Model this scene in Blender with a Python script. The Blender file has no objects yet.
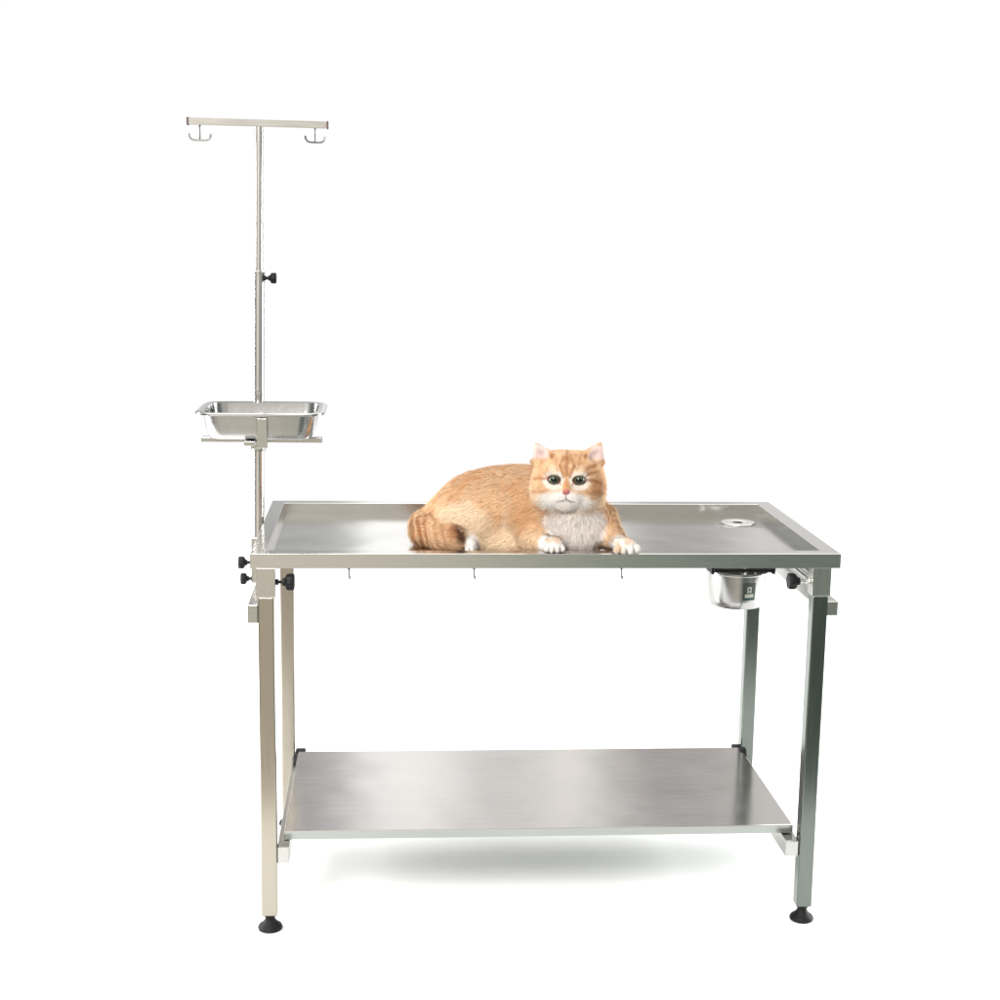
import bpy, bmesh, math, random
import numpy as np
from mathutils import Vector, Matrix
random.seed(7); rng = np.random.default_rng(11)
S = bpy.context.scene
COL = S.collection

# ------------------------------------------------------------------ materials
def new_mat(name):
    m = bpy.data.materials.new(name); m.use_nodes = True
    nt = m.node_tree; return m, nt, nt.nodes['Principled BSDF']

def steel(name, base, rough=.27, stretch=(2, 60, 60), bump=.03, var=.06, aniso=0.0, blotch=.04, wavy=.0):
    m, nt, p = new_mat(name)
    N, L = nt.nodes, nt.links
    tc = N.new('ShaderNodeTexCoord'); mp = N.new('ShaderNodeMapping')
    mp.inputs['Scale'].default_value = stretch
    L.new(tc.outputs['Object'], mp.inputs['Vector'])
    n1 = N.new('ShaderNodeTexNoise'); n1.inputs['Scale'].default_value = 9; n1.inputs['Detail'].default_value = 5
    L.new(mp.outputs[0], n1.inputs['Vector'])
    n2 = N.new('ShaderNodeTexNoise'); n2.inputs['Scale'].default_value = 5.5; n2.inputs['Detail'].default_value = 3
    L.new(tc.outputs['Object'], n2.inputs['Vector'])
    r1 = N.new('ShaderNodeMapRange'); r1.inputs['To Min'].default_value = rough - var * .6; r1.inputs['To Max'].default_value = rough + var
    L.new(n1.outputs['Fac'], r1.inputs['Value'])
    ad = N.new('ShaderNodeMath'); ad.operation = 'MULTIPLY_ADD'; ad.inputs[1].default_value = blotch; 
    L.new(n2.outputs['Fac'], ad.inputs[0]); L.new(r1.outputs[0], ad.inputs[2])
    L.new(ad.outputs[0], p.inputs['Roughness'])
    mx = N.new('ShaderNodeMix'); mx.data_type = 'RGBA'
    mx.inputs['A'].default_value = tuple(c * .90 for c in base) + (1,)
    mx.inputs['B'].default_value = tuple(min(1, c * 1.08) for c in base) + (1,)
    L.new(n1.outputs['Fac'], mx.inputs['Factor']); L.new(mx.outputs['Result'], p.inputs['Base Color'])
    b = N.new('ShaderNodeBump'); b.inputs['Strength'].default_value = bump; b.inputs['Distance'].default_value = .002
    L.new(n1.outputs['Fac'], b.inputs['Height'])
    n3 = N.new('ShaderNodeTexNoise'); n3.inputs['Scale'].default_value = 3.2; n3.inputs['Detail'].default_value = 2
    L.new(tc.outputs['Object'], n3.inputs['Vector'])
    b2 = N.new('ShaderNodeBump'); b2.inputs['Strength'].default_value = wavy; b2.inputs['Distance'].default_value = .01
    L.new(n3.outputs['Fac'], b2.inputs['Height']); L.new(b.outputs[0], b2.inputs['Normal']); L.new(b2.outputs[0], p.inputs['Normal'])
    p.inputs['Metallic'].default_value = 1
    return m

M_TOP = steel('brushed_steel_sheet', (.60, .60, .585), .11, (1.5, 40, 40), .03, .05, 0, .10, .35)
M_SHELF = steel('brushed_shelf_sheet', (.60, .585, .575), .12, (1.2, 34, 34), .03, .06, 0, .10, .30)
M_RIM = steel('brushed_steel_rim', (.56, .555, .535), .14, (2, 50, 50), .0)
M_TUBE = steel('brushed_steel_tube', (.52, .515, .485), .2, (26, 26, 1.5))
M_BUCKET = steel('polished_grey_steel', (.36, .36, .355), .16, (6, 6, 6), .0, .04)
M_PAN = steel('polished_pan_steel', (.46, .46, .455), .19, (6, 6, 6), .0, .04)
M_LOWER_REFL_WARM = steel('steel_tube_warm_reflection', (.38, .35, .295), .2, (26, 26, 1.5))  # left tubes: warm reflection of the room put into the base colour
M_LOWER_REFL_GREEN = steel('steel_tube_green_reflection', (.16, .18, .165), .2, (26, 26, 1.5))  # right tubes: dark green floor reflection put into the base colour
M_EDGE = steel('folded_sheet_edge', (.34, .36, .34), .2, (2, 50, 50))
M_WIRE = steel('dull_wire', (.20, .195, .19), .3, (9, 9, 9))
M_RAIL = steel('steel_rail', (.46, .46, .435), .22, (30, 2, 30), .0)
M_POLE = steel('polished_steel_pole', (.72, .69, .67), .17, (20, 20, 1.5), .0, .04)
M_POL = steel('polished_steel', (.60, .60, .59), .11, (8, 8, 8), .01, .05, 0, .05)

def plain(name, col, rough=.5, metal=0, bump=0, scale=200, spec=.5):
    m, nt, p = new_mat(name)
    N, L = nt.nodes, nt.links
    p.inputs['Roughness'].default_value = rough; p.inputs['Metallic'].default_value = metal
    p.inputs['Specular IOR Level'].default_value = spec
    tc = N.new('ShaderNodeTexCoord'); n = N.new('ShaderNodeTexNoise'); n.inputs['Scale'].default_value = scale
    L.new(tc.outputs['Object'], n.inputs['Vector'])
    mx = N.new('ShaderNodeMix'); mx.data_type = 'RGBA'
    mx.inputs['A'].default_value = tuple(c * .88 for c in col) + (1,); mx.inputs['B'].default_value = tuple(min(1, c * 1.1) for c in col) + (1,)
    L.new(n.outputs['Fac'], mx.inputs['Factor']); L.new(mx.outputs['Result'], p.inputs['Base Color'])
    if bump:
        b = N.new('ShaderNodeBump'); b.inputs['Strength'].default_value = bump; b.inputs['Distance'].default_value = .001
        L.new(n.outputs['Fac'], b.inputs['Height']); L.new(b.outputs[0], p.inputs['Normal'])
    return m
M_BLACK = plain('black_plastic', (.005, .005, .006), .5, 0, .15, 200, .22)
M_RUBBER = plain('black_rubber', (.006, .006, .006), .6, 0, .2, 200, .22)
M_PAPER = plain('white_paper', (.93, .93, .93), .9, 0, 0, 3, .1)
M_PINK_CAP = plain('dull_plastic_cap', (.10, .06, .06), .5)
M_STICKER = plain('dark_sticker', (.045, .055, .045), .35)
M_STICKER_GREEN = plain('green_sticker_band', (.01, .07, .055), .35)
M_STICKER_PALE = plain('pale_sticker_print', (.45, .48, .42), .4)

# ------------------------------------------------------------------ mesh helpers
def link(name, me, mat, parent=None, smooth=False):
    o = bpy.data.objects.new(name, me); COL.objects.link(o)
    if mat is not None: me.materials.append(mat)
    if parent is not None: o.parent = parent; o.matrix_parent_inverse = Matrix.Translation(parent_loc(parent)).inverted()
    if smooth:
        for p in me.polygons: p.use_smooth = True
    return o
def parent_loc(o):   # meshes are modelled in world metres, so only an Empty (or the cat) carries an offset
    return Vector(o.location)
def bm_obj(name, bm, mat, parent=None, smooth=False):
    bmesh.ops.recalc_face_normals(bm, faces=bm.faces)
    me = bpy.data.meshes.new(name); bm.to_mesh(me); bm.free()
    if smooth == 'auto':
        o = link(name, me, mat, parent, True)
        me.set_sharp_from_angle(angle=math.radians(38)); return o
    return link(name, me, mat, parent, smooth)
def add_box(bm, x0, x1, y0, y1, z0, z1, bev=.0015):
    t = bmesh.new(); bmesh.ops.create_cube(t, size=1)
    for v in t.verts:
        v.co = Vector(((x0 + x1) / 2 + v.co.x * (x1 - x0), (y0 + y1) / 2 + v.co.y * (y1 - y0), (z0 + z1) / 2 + v.co.z * (z1 - z0)))
    if bev: bmesh.ops.bevel(t, geom=t.edges[:], offset=bev, segments=2, profile=.5, affect='EDGES')
    merge(bm, t)
def merge(bm, t):
    me = bpy.data.meshes.new('tmp'); t.to_mesh(me); t.free(); bm.from_mesh(me); bpy.data.meshes.remove(me)
def add_rod(bm, pts, r, seg=16, cap=True):
    """tube through a list of points, constant radius or one per point"""
    pts = [Vector(p) for p in pts]; n = len(pts)
    rs = r if isinstance(r, (list, tuple)) else [r] * n
    rings = []; prev = None
    for i, p in enumerate(pts):
        d = (pts[min(i + 1, n - 1)] - pts[max(i - 1, 0)]).normalized()
        if prev is None:
            a = Vector((0, 0, 1)) if abs(d.z) < .9 else Vector((1, 0, 0)); u = d.cross(a).normalized()
        else:
            u = (prev - d * prev.dot(d)).normalized()
        prev = u; w = d.cross(u)
        rings.append([bm.verts.new(p + (u * math.cos(k * 2 * math.pi / seg) + w * math.sin(k * 2 * math.pi / seg)) * rs[i]) for k in range(seg)])
    for a, b in zip(rings, rings[1:]):
        for k in range(seg): bm.faces.new((a[k], a[(k + 1) % seg], b[(k + 1) % seg], b[k]))
    if cap: bm.faces.new(rings[0][::-1]); bm.faces.new(rings[-1])
def add_lathe(bm, prof, c, axis='Z', seg=40, lobes=0, amp=0):
    """prof: list of (radius, height)"""
    rings = []
    for r, h in prof:
        ring = []
        for k in range(seg):
            a = k * 2 * math.pi / seg; rr = r * (1 + (amp * math.cos(lobes * a) if lobes else 0))
            x, y, z = rr * math.cos(a), rr * math.sin(a), h
            if axis == 'X': x, y, z = z, x, y
            if axis == '-X': x, y, z = -z, x, y
            if axis == 'Y': x, y, z = x, z, y
            ring.append(bm.verts.new((c[0] + x, c[1] + y, c[2] + z)))
        rings.append(ring)
    for a, b in zip(rings, rings[1:]):
        for k in range(seg): bm.faces.new((a[k], a[(k + 1) % seg], b[(k + 1) % seg], b[k]))
    bm.faces.new(rings[0][::-1]); bm.faces.new(rings[-1])
def empty(name, loc, label, cat, group=None):
    o = bpy.data.objects.new(name, None); COL.objects.link(o); o.location = loc
    o.empty_display_size = .05; tag(o, label, cat, group); return o
def tag(o, label, cat, group=None):
    o['label'] = label; o['category'] = cat
    if group: o['group'] = group
def rrect(cx, cy, hx, hy, r, n=6):
    pts = []
    for sx, sy, a0 in ((1, 1, 0), (-1, 1, 90), (-1, -1, 180), (1, -1, 270)):
        for k in range(n + 1):
            a = math.radians(a0 + 90 * k / n)
            pts.append((cx + sx * (hx - r) + r * math.cos(a), cy + sy * (hy - r) + r * math.sin(a)))
    return pts
def add_loft(bm, loops, cap_start=True, cap_end=True):
    rings = [[bm.verts.new(p) for p in lp] for lp in loops]
    for a, b in zip(rings, rings[1:]):
        n = len(a)
        for k in range(n): bm.faces.new((a[k], a[(k + 1) % n], b[(k + 1) % n], b[k]))
    if cap_start: bm.faces.new(rings[0][::-1])
    if cap_end: bm.faces.new(rings[-1])
def knob(parent, c, axis, r=.0165, stem=.016, lobes=6):
    """star clamp knob, stem pointing back along the axis to the tube"""
    s = .9
    bm = bmesh.new()
    add_lathe(bm, [(r * .45, 0), (r * .5, r * .3), (r * .9, r * .5), (r, r * .75), (r, r * 1.25), (r * .93, r * 1.45), (r * .5, r * 1.5), (.0001, r * 1.48)], c, axis, 48, lobes, .07)
    k = bm_obj('clamp_knob', bm, M_BLACK, parent, 'auto')
    bm = bmesh.new()
    sg = {'X': (1, 0, 0), '-X': (-1, 0, 0), 'Y': (0, 1, 0)}[axis]
    c = Vector(c); d = Vector(sg)
    add_rod(bm, [c - d * stem, c - d * stem * .55], .0062, 6)
    add_rod(bm, [c - d * stem, c + d * .003], .0034, 12)
    bm_obj('bolt', bm, M_BLACK if stem < .02 else M_TUBE, k, 'auto')
    return k

# ------------------------------------------------------------------ the setting
bm = bmesh.new()
bmesh.ops.create_grid(bm, x_segments=24, y_segments=24, size=.5)
for v in bm.verts: v.co = Vector((v.co.x * 14, -1.0 + (v.co.y + .5) * 5.2, 0))
fl = bm_obj('floor', bm, M_PAPER); fl['kind'] = 'structure'

# ------------------------------------------------------------------ operating table
L2, D2, H = .600, .304, .806
TB = empty('operating_table', (0, 0, 0), 'long stainless steel veterinary operating table with lower shelf, holding the cat', 'table')

def rect(hx0, hx1, y0, y1, z): return [(hx0, y0, z), (hx1, y0, z), (hx1, y1, z), (hx0, y1, z)]
bm = bmesh.new()
tray = [rect(-L2 + .012, L2 - .012, -D2 + .012, D2 - .012, .777), rect(-L2, L2, -D2, D2, .776), rect(-L2, L2, -D2, D2, H),
        rect(-.570, .566, -.270, .270, H), rect(-.5698, .5658, -.2698, .2698, .7835)]
add_loft(bm, tray, False, False)
rim_edges = [e for e in bm.edges if all(abs(v.co.z - H) < 1e-6 for v in e.verts)] + [e for e in bm.edges if abs(e.verts[0].co.x - e.verts[1].co.x) < 1e-6 and abs(e.verts[0].co.y - e.verts[1].co.y) < 1e-6]
rim_edges = [e for e in rim_edges if len(set([tuple(v.co) for v in e.verts])) == 2 and not (abs(abs(e.verts[0].co.x) - abs(e.verts[1].co.x)) > .02 and abs(abs(e.verts[0].co.y) - abs(e.verts[1].co.y)) > .02)]
bmesh.ops.bevel(bm, geom=rim_edges, offset=.0010, segments=2, profile=.5, affect='EDGES')
bm_obj('tabletop_rim', bm, M_RIM, TB)
# recessed tray floor with a gentle fall towards the drain, and the drain opening cut in it
DX, DY, DR = .490, .150, .024
def tray_floor():
    bm = bmesh.new()
    x0, x1, y0, y1, z = -.5698, .5658, -.2698, .2698, .7835
    seg = 40
    # square of floor around the drain, lofted to a round hole
    hs = .06
    ring_in = [bm.verts.new((DX + DR * math.cos(2 * math.pi * k / seg), DY + DR * math.sin(2 * math.pi * k / seg), z - .003)) for k in range(seg)]
    def sq(a):
        c, s = math.cos(a), math.sin(a); m = max(abs(c), abs(s)); return (c / m * hs, s / m * hs)
    ring_mid = [bm.verts.new((DX + .04 * math.cos(2 * math.pi * k / seg), DY + .04 * math.sin(2 * math.pi * k / seg), z - .0012)) for k in range(seg)]
    ring_out = [bm.verts.new((DX + sq(2 * math.pi * k / seg)[0], DY + sq(2 * math.pi * k / seg)[1], z)) for k in range(seg)]
    for A, B in ((ring_in, ring_mid), (ring_mid, ring_out)):
        for k in range(seg): bm.faces.new((A[k], A[(k + 1) % seg], B[(k + 1) % seg], B[k]))
    xs = [x0, DX - hs, DX + hs, x1]; ys = [y0, DY - hs, DY + hs, y1]
    for i in range(3):
        for j in range(3):
            if i == 1 and j == 1: continue
            a, b, c, d = xs[i], xs[i + 1], ys[j], ys[j + 1]
            bm.faces.new([bm.verts.new(p) for p in ((a, c, z), (b, c, z), (b, d, z), (a, d, z))])
    return bm
bm_obj('tray_floor', tray_floor(), M_TOP, TB, False)
bm = bmesh.new()
add_loft(bm, [[(DX + r * math.cos(2 * math.pi * k / 48), DY + r * math.sin(2 * math.pi * k / 48), z) for k in range(48)]
              for r, z in ((.040, .7832), (.0385, .7858), (.031, .7866), (.014, .7852), (.0105, .7838), (.0090, .778), (.0090, .730), (.018, .728), (.018, .774), (.030, .7795))], False, False)
M_DRAIN = steel('pale_drain_metal', (.66, .65, .62), .32, (6, 6, 6))
dr = bm_obj('drain', bm, M_DRAIN, TB, 'auto')
bm = bmesh.new(); add_lathe(bm, [(.0118, .7845), (.0118, .7853), (.0001, .7855)], (DX, DY, 0), 'Z', 32)
bm_obj('drain_shade_disc', bm, M_BLACK, dr)  # black disc over the opening, stands for the shade inside

# frame of square tube below the top
def post(x, y, rear=False):
    sx = 1 if x > 0 else -1; sy = 1 if y > 0 else -1
    bm = bmesh.new(); add_box(bm, x - .0192, x + .0192, y - .0192, y + .0192, .7170, .7765, .0009)
    leg = bm_obj('leg', bm, M_TUBE, TB)
    bm = bmesh.new(); add_box(bm, x - .0163, x + .0163, y - .0163, y + .0163, .034, .7168, .003)
    bm_obj('lower_tube', bm, M_LOWER_REFL_WARM if x < 0 else M_LOWER_REFL_GREEN, leg)
    bm = bmesh.new()
    add_lathe(bm, [(.0125, .0335), (.0125, .029), (.010, .027), (.0105, .022), (.0165, .014), (.0235, .009), (.0255, .0045), (.0245, .0008), (.0001, .0004)], (x, y, 0), 'Z', 40, 0)
    bm_obj('levelling_foot', bm, M_RUBBER, leg, 'auto')
    return leg
FX, RX, FY, RY = -.5695, .5625, -.285, .285
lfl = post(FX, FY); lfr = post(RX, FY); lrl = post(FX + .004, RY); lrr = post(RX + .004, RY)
knob(lfl, (FX + .032, FY, .744), 'X', .0165, .014)
knob(lfr, (RX - .042, FY - .002, .745), '-X', .0165, .022)
knob(lrl, (FX + .035, RY, .744), 'X', .0165, .014)
knob(lrr, (RX - .03, RY, .744), '-X', .0165, .014)

def bar(name, x0, x1, y0, y1, z0, z1, mat=M_RAIL, bev=.002, parent=TB):
    bm = bmesh.new(); add_box(bm, x0, x1, y0, y1, z0, z1, bev); return bm_obj(name, bm, mat, parent)
for sx, cx in ((-1, FX), (1, RX)):
    bm = bmesh.new(); add_rod(bm, [(cx, FY + .0194, .744), (cx, RY - .0194, .744)], .0145, 24)
    bm_obj('side_crossbar', bm, M_POL, TB, 'auto')
bar('upper_rail', FX + .018, RX - .018, RY - .014, RY + .014, .748, .7755)
# stub rails fixed on the outside of the legs
bar('side_rail', FX - .0375, FX - .0165, FY - .008, RY + .012, .660, .699)
bar('side_rail', RX + .0165, RX + .0405, FY - .008, RY + .012, .672, .703)
# lower rails that carry the shelf
bar('shelf_rail', FX + .0165, FX + .0415, FY - .010, RY + .01, .1480, .1835)
bar('shelf_rail', RX - .0455, RX - .0165, FY - .010, RY + .01, .1470, .1820)
# shelf sheet with turned down edges
bm = bmesh.new()
X0, X1, Y0, Y1 = -.5405, .5415, -.2575, .240
add_loft(bm, [rect(X0 + .002, X1 - .002, Y0 + .002, Y1 - .002, .1851), rect(X0, X1, Y0, Y1, .1846), rect(X0, X1, Y0, Y1, .2030)], True, True)
bmesh.ops.bevel(bm, geom=[e for e in bm.edges if all(v.co.z > .2029 for v in e.verts)], offset=.002, segments=2, profile=.5, affect='EDGES')
sh = bm_obj('shelf', bm, M_SHELF, TB)
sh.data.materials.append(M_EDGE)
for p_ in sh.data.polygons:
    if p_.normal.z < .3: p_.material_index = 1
for x, y, s in ((X0 + .006, Y1 - .012, -1), (X1 - .006, Y1 - .012, 1)):
    bm = bmesh.new(); add_box(bm, x - .012, x + .012, y + .014, y + .034, .176, .205, .003); add_lathe(bm, [(.010, 0), (.017, .004), (.017, .016), (.009, .02), (.0001, .02)], (x - s * .002, y - .008, .186 if s < 0 else .192), '-X' if s < 0 else 'X', 32, 6, .07)
    bm_obj('clamp_knob', bm, M_BLACK, TB, 'auto')
# little hooks for tie cords hanging from the front edge
for hx in (-.404, -.152, .1485):
    bm = bmesh.new()
    add_rod(bm, [(hx, -.292, .7765), (hx, -.292, .7715)], .0034, 12)
    pts = [(hx, -.292, .774), (hx, -.292, .762)] + [(hx + .0012 + .001 * math.cos(a), -.2965 + .0045 * math.cos(a), .7575 + .0045 * math.sin(a)) for a in [math.radians(t) for t in (60, 0, -60, -120, -180, -215)]]
    pts = [(hx, -.292, .774), (hx + .0002, -.292, .760), (hx + .0006, -.2925, .7555), (hx + .0012, -.2955, .7530), (hx + .0018, -.299, .7540), (hx + .002, -.3005, .758)]
    add_rod(bm, pts, .0017, 10)
    bm_obj('cord_hook', bm, M_WIRE, TB, 'auto')

# ------------------------------------------------------------------ IV pole
IV = empty('iv_pole', (-.617, .10, .66), 'tall thin steel IV pole with crossbar and hooks, clamped to left end of table', 'pole')
def pp(z):
    t = (z - .66) / 1.0; return Vector((-.6185 + .0135 * t, .10, z))
bm = bmesh.new(); add_rod(bm, [pp(.66), pp(1.349)], .0128, 28); add_lathe(bm, [(.0129, 1.344), (.0134, 1.346), (.0134, 1.351), (.0098, 1.353)], (pp(1.35).x, .10, 0), 'Z', 28)
bm_obj('outer_tube', bm, M_POLE, IV, 'auto')
bm = bmesh.new(); add_rod(bm, [pp(1.34), pp(1.660)], .0096, 24); bm_obj('inner_tube', bm, M_POLE, IV, 'auto')
bm = bmesh.new()
cb0, cb1 = Vector((-.7545, .10, 1.6680)), Vector((-.4605, .10, 1.6655))
add_loft(bm, [[(p.x, p.y + a, p.z + b) for a, b in ((-.0085, -.0075), (.0085, -.0075), (.0085, .0075), (-.0085, .0075))] for p in (cb0, cb1)])
bmesh.ops.bevel(bm, geom=bm.edges[:], offset=.0018, segments=2, affect='EDGES')
cb = bm_obj('crossbar', bm, M_RIM, IV)
for p, s in ((cb0, -1), (cb1, 1)):
    bm = bmesh.new(); add_box(bm, min(p.x, p.x + s * .004), max(p.x, p.x + s * .004), .0905, .1095, p.z - .0085, p.z + .0085, .001); bm_obj('end_cap', bm, M_PINK_CAP, cb)
for hx, turn in ((-.7315, 0.0), (-.4855, .5)):
    bm = bmesh.new(); add_rod(bm, [(hx, .10, 1.660), (hx, .10, 1.6300)], .0016, 12); add_rod(bm, [(hx, .10, 1.6605), (hx, .10, 1.6565)], .0032, 12)
    c, s = math.cos(turn), math.sin(turn)
    pts = []
    for u, w in ((-.0235, .0125), (-.0225, .006), (-.019, .0015), (-.013, -.0006), (0, -.001), (.013, -.0006), (.019, .0015), (.0225, .006), (.0235, .0125)):
        pts.append((hx + u * c, .10 + u * s, 1.6295 + w))
    add_rod(bm, pts, .0021, 12); bm_obj('drip_hook', bm, M_WIRE, IV, 'auto')
k = knob(IV, (pp(1.337).x + .0205, .10, 1.337), 'X', .0120, .010)
# holder on the table edge with two clamp knobs
bm = bmesh.new(); add_box(bm, -.632, -.6035, .085, .115, .655, .760, .002)
bm_obj('pole_holder', bm, M_TUBE, IV)
knob(IV, (-.6425, .10, .700), '-X', .0135, .012)
knob(IV, (-.6395, .10, .6625), '-X', .0125, .010)
# bracket that carries the instrument tray
bm = bmesh.new()
add_box(bm, -.7200, -.4660, -.070, -.050, .9970, 1.0078, .001)
add_box(bm, pp(1).x - .011, pp(1).x + .011, -.128, .088, .9975, 1.0072, .001)
add_box(bm, -.5985, -.5765, -.1330, -.1285, .9940, 1.0560, .001)
add_box(bm, -.6285, -.6040, .072, .084, .962, 1.006, .001)
add_lathe(bm, [(.0129, .955), (.0160, .955), (.0160, 1.010), (.0129, 1.010)], (pp(.98).x, .10, 0), 'Z', 28)
bm_obj('tray_bracket', bm, M_RAIL, IV)

# ------------------------------------------------------------------ instrument tray
bm = bmesh.new()
pc = (-.5935, -.0265)
def lp(hx, hy, r, z): return [(x, y, z) for x, y in rrect(pc[0], pc[1], hx, hy, r, 8)]
R_ = [(.100, .083, .022, 1.0000), (.105, .088, .028, 1.0018), (.1115, .0935, .034, 1.012), (.1165, .0975, .036, 1.036), (.1190, .0995, .036, 1.0530), (.1270, .1065, .040, 1.0545),
      (.1330, .1110, .042, 1.0515), (.1350, .1130, .043, 1.0525), (.1345, .1125, .043, 1.0565), (.1290, .1080, .040, 1.0585), (.1180, .0985, .035, 1.0570), (.1155, .0965, .035, 1.036), (.1100, .0920, .033, 1.0140), (.1035, .0865, .027, 1.0040), (.099, .082, .022, 1.0022)]
add_loft(bm, [lp(a, b, c, z + .0092) for a, b, c, z in R_])
pan = bm_obj('instrument_tray', bm, M_PAN, None, 'auto')
tag(pan, 'shallow shiny steel pan with a rolled rim resting on the pole bracket', 'tray')

# ------------------------------------------------------------------ drain bucket
BK = empty('drain_bucket', (.485, .11, .598), 'small round steel bucket hanging under the drain at the right end of the table', 'bucket')
bx, by = .4835, .11
bm = bmesh.new()
pr = [(.055, .5985), (.0595, .5995), (.063, .604), (.0655, .618), (.0685, .668), (.0685, .676), (.0715, .677), (.0725, .680), (.0715, .683), (.0675, .683), (.0665, .678), (.0635, .618), (.060, .606), (.053, .603)]
rings = [[(bx + r * math.cos(2 * math.pi * k / 64), by + r * math.sin(2 * math.pi * k / 64), z) for k in range(64)] for r, z in pr]
add_loft(bm, rings)
bm_obj('bucket_wall', bm, M_BUCKET, BK, 'auto')
bm = bmesh.new()
add_box(bm, bx - .070, bx + .070, by - .076, by - .068, .6905, .698, .001); add_box(bm, bx - .070, bx + .070, by + .066, by + .076, .6905, .698, .001)
for s in (-1, 1): add_box(bm, bx + s * .0705 - .0035, bx + s * .0705 + .0035, by - .065, by + .065, .684, .700, .001); add_box(bm, bx + s * .068 - .003, bx + s * .068 + .003, by - .006, by + .006, .7002, .779, .001)
bm_obj('hanger', bm, M_BLACK, BK)
# curved label sticker on the wall facing the viewer
def curved(name, a0, a1, z0, z1, off, mat, parent, n=10):
    bm = bmesh.new(); rows = []
    for z in (z0, z1):
        rr = .0655 + (z - .618) * (.003 / .05) + off
        rows.append([[bm.verts.new((bx + (rr + t) * math.sin(math.radians(a0 + (a1 - a0) * k / n)), by - (rr + t) * math.cos(math.radians(a0 + (a1 - a0) * k / n)), z)) for k in range(n + 1)] for t in (0, .0004)])
    for k in range(n):
        for t in (0, 1): bm.faces.new((rows[0][t][k], rows[0][t][k + 1], rows[1][t][k + 1], rows[1][t][k]))
    for k in range(n):
        bm.faces.new((rows[0][0][k], rows[0][0][k + 1], rows[0][1][k + 1], rows[0][1][k])); bm.faces.new((rows[1][0][k], rows[1][0][k + 1], rows[1][1][k + 1], rows[1][1][k]))
    for k in (0, n): bm.faces.new((rows[0][0][k], rows[0][1][k], rows[1][1][k], rows[1][0][k]))
    return bm_obj(name, bm, mat, parent)
LB = 0
st = curved('label_sticker', 0, 26, .6225, .663, .0006, M_STICKER, BK)
curved('sticker_band', .6, 25.4, .6230, .6275, .0012, M_STICKER_GREEN, st)
curved('sticker_print', 4, 22, .6290, .6375, .0012, M_STICKER_PALE, st)
curved('sticker_print', 8.5, 11, .6395, .6545, .0012, M_STICKER_PALE, st, 4)
curved('sticker_print', 14.5, 17, .6395, .6545, .0012, M_STICKER_PALE, st, 4)
curved('sticker_print', 11, 14.5, .6508, .6545, .0012, M_STICKER_PALE, st, 4)
curved('sticker_print', 11, 14.5, .6420, .6450, .0012, M_STICKER_PALE, st, 4)

# ------------------------------------------------------------------ cat
#CAT-BEGIN
# The cat is modelled in its own units (one unit = 2.05 mm): u to the viewer's right, v up, w towards the viewer.
CU = .00205
def vn(P, seed):
    """smooth value noise, P (n,3) -> (n,) in 0..1"""
    I = np.floor(P).astype(np.int64); F = P - I; F = F * F * (3 - 2 * F)
    def h(i, j, k):
        n = (i * 374761393 + j * 668265263 + k * 1274126177 + seed * 974711) & 0xffffffff
        n = ((n ^ (n >> 13)) * 1274126177) & 0xffffffff
        return ((n ^ (n >> 16)) & 0xffff) / 65535.
    r = 0
    for a in (0, 1):
        for b in (0, 1):
            for c in (0, 1):
                wgt = (F[:, 0] if a else 1 - F[:, 0]) * (F[:, 1] if b else 1 - F[:, 1]) * (F[:, 2] if c else 1 - F[:, 2])
                r = r + wgt * h(I[:, 0] + a, I[:, 1] + b, I[:, 2] + c)
    return r
def sst(a, b, x): t = np.clip((x - a) / (b - a), 0, 1); return t * t * (3 - 2 * t)

lo = np.array([-172., -16., -142.]); hi = np.array([92., 116., 34.]); ST = 1.15
dims = np.ceil((hi - lo) / ST).astype(int)
ax = [lo[i] + ST * np.arange(dims[i]) for i in range(3)]
FLD = np.full(dims, 60., dtype=np.float32)
def block(bmin, bmax, pad):
    sl = []
    for i in range(3):
        a = max(0, int((bmin[i] - pad - lo[i]) / ST)); b = min(dims[i], int((bmax[i] + pad - lo[i]) / ST) + 2); sl.append(slice(a, b))
    g = np.meshgrid(ax[0][sl[0]], ax[1][sl[1]], ax[2][sl[2]], indexing='ij')
    return tuple(sl), g
def blend(sl, d, k, sub=False):
    a = FLD[sl]
    if sub:
        h = np.clip(.5 - .5 * (a + d) / k, 0, 1); FLD[sl] = a * (1 - h) + (-d) * h + k * h * (1 - h)
    else:
        h = np.clip(.5 + .5 * (a - d) / k, 0, 1); FLD[sl] = a * (1 - h) + d * h - k * h * (1 - h)
def ell(c, r, k=8, rot=(0, 0, 0), sub=False):
    c = np.array(c, float); R = np.array(Matrix.Rotation(math.radians(rot[0]), 3, 'X') @ Matrix.Rotation(math.radians(rot[1]), 3, 'Y') @ Matrix.Rotation(math.radians(rot[2]), 3, 'Z'))
    m = max(r) if any(rot) else np.array(r, float)
    sl, g = block(c - m, c + m, k * 1.6 + 12)
    q = [g[i] - c[i] for i in range(3)]
    q = [sum(R[j][i] * q[j] for j in range(3)) for i in range(3)]
    k0 = np.sqrt(sum((q[i] / r[i]) ** 2 for i in range(3))) + 1e-6; k1 = np.sqrt(sum((q[i] / r[i] ** 2) ** 2 for i in range(3))) + 1e-6
    blend(sl, (k0 * (k0 - 1) / k1).astype(np.float32), k, sub)
def cap(a, b, ra, rb, k=6):
    a = np.array(a, float); b = np.array(b, float); m = max(ra, rb)
    sl, g = block(np.minimum(a, b) - m, np.maximum(a, b) + m, k * 1.6 + 10)
    ba = b - a; t = np.clip(sum((g[i] - a[i]) * ba[i] for i in range(3)) / (ba @ ba), 0, 1)
    d = np.sqrt(sum((g[i] - a[i] - t * ba[i]) ** 2 for i in range(3))) - (ra + (rb - ra) * t)
    blend(sl, d.astype(np.float32), k)
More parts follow.
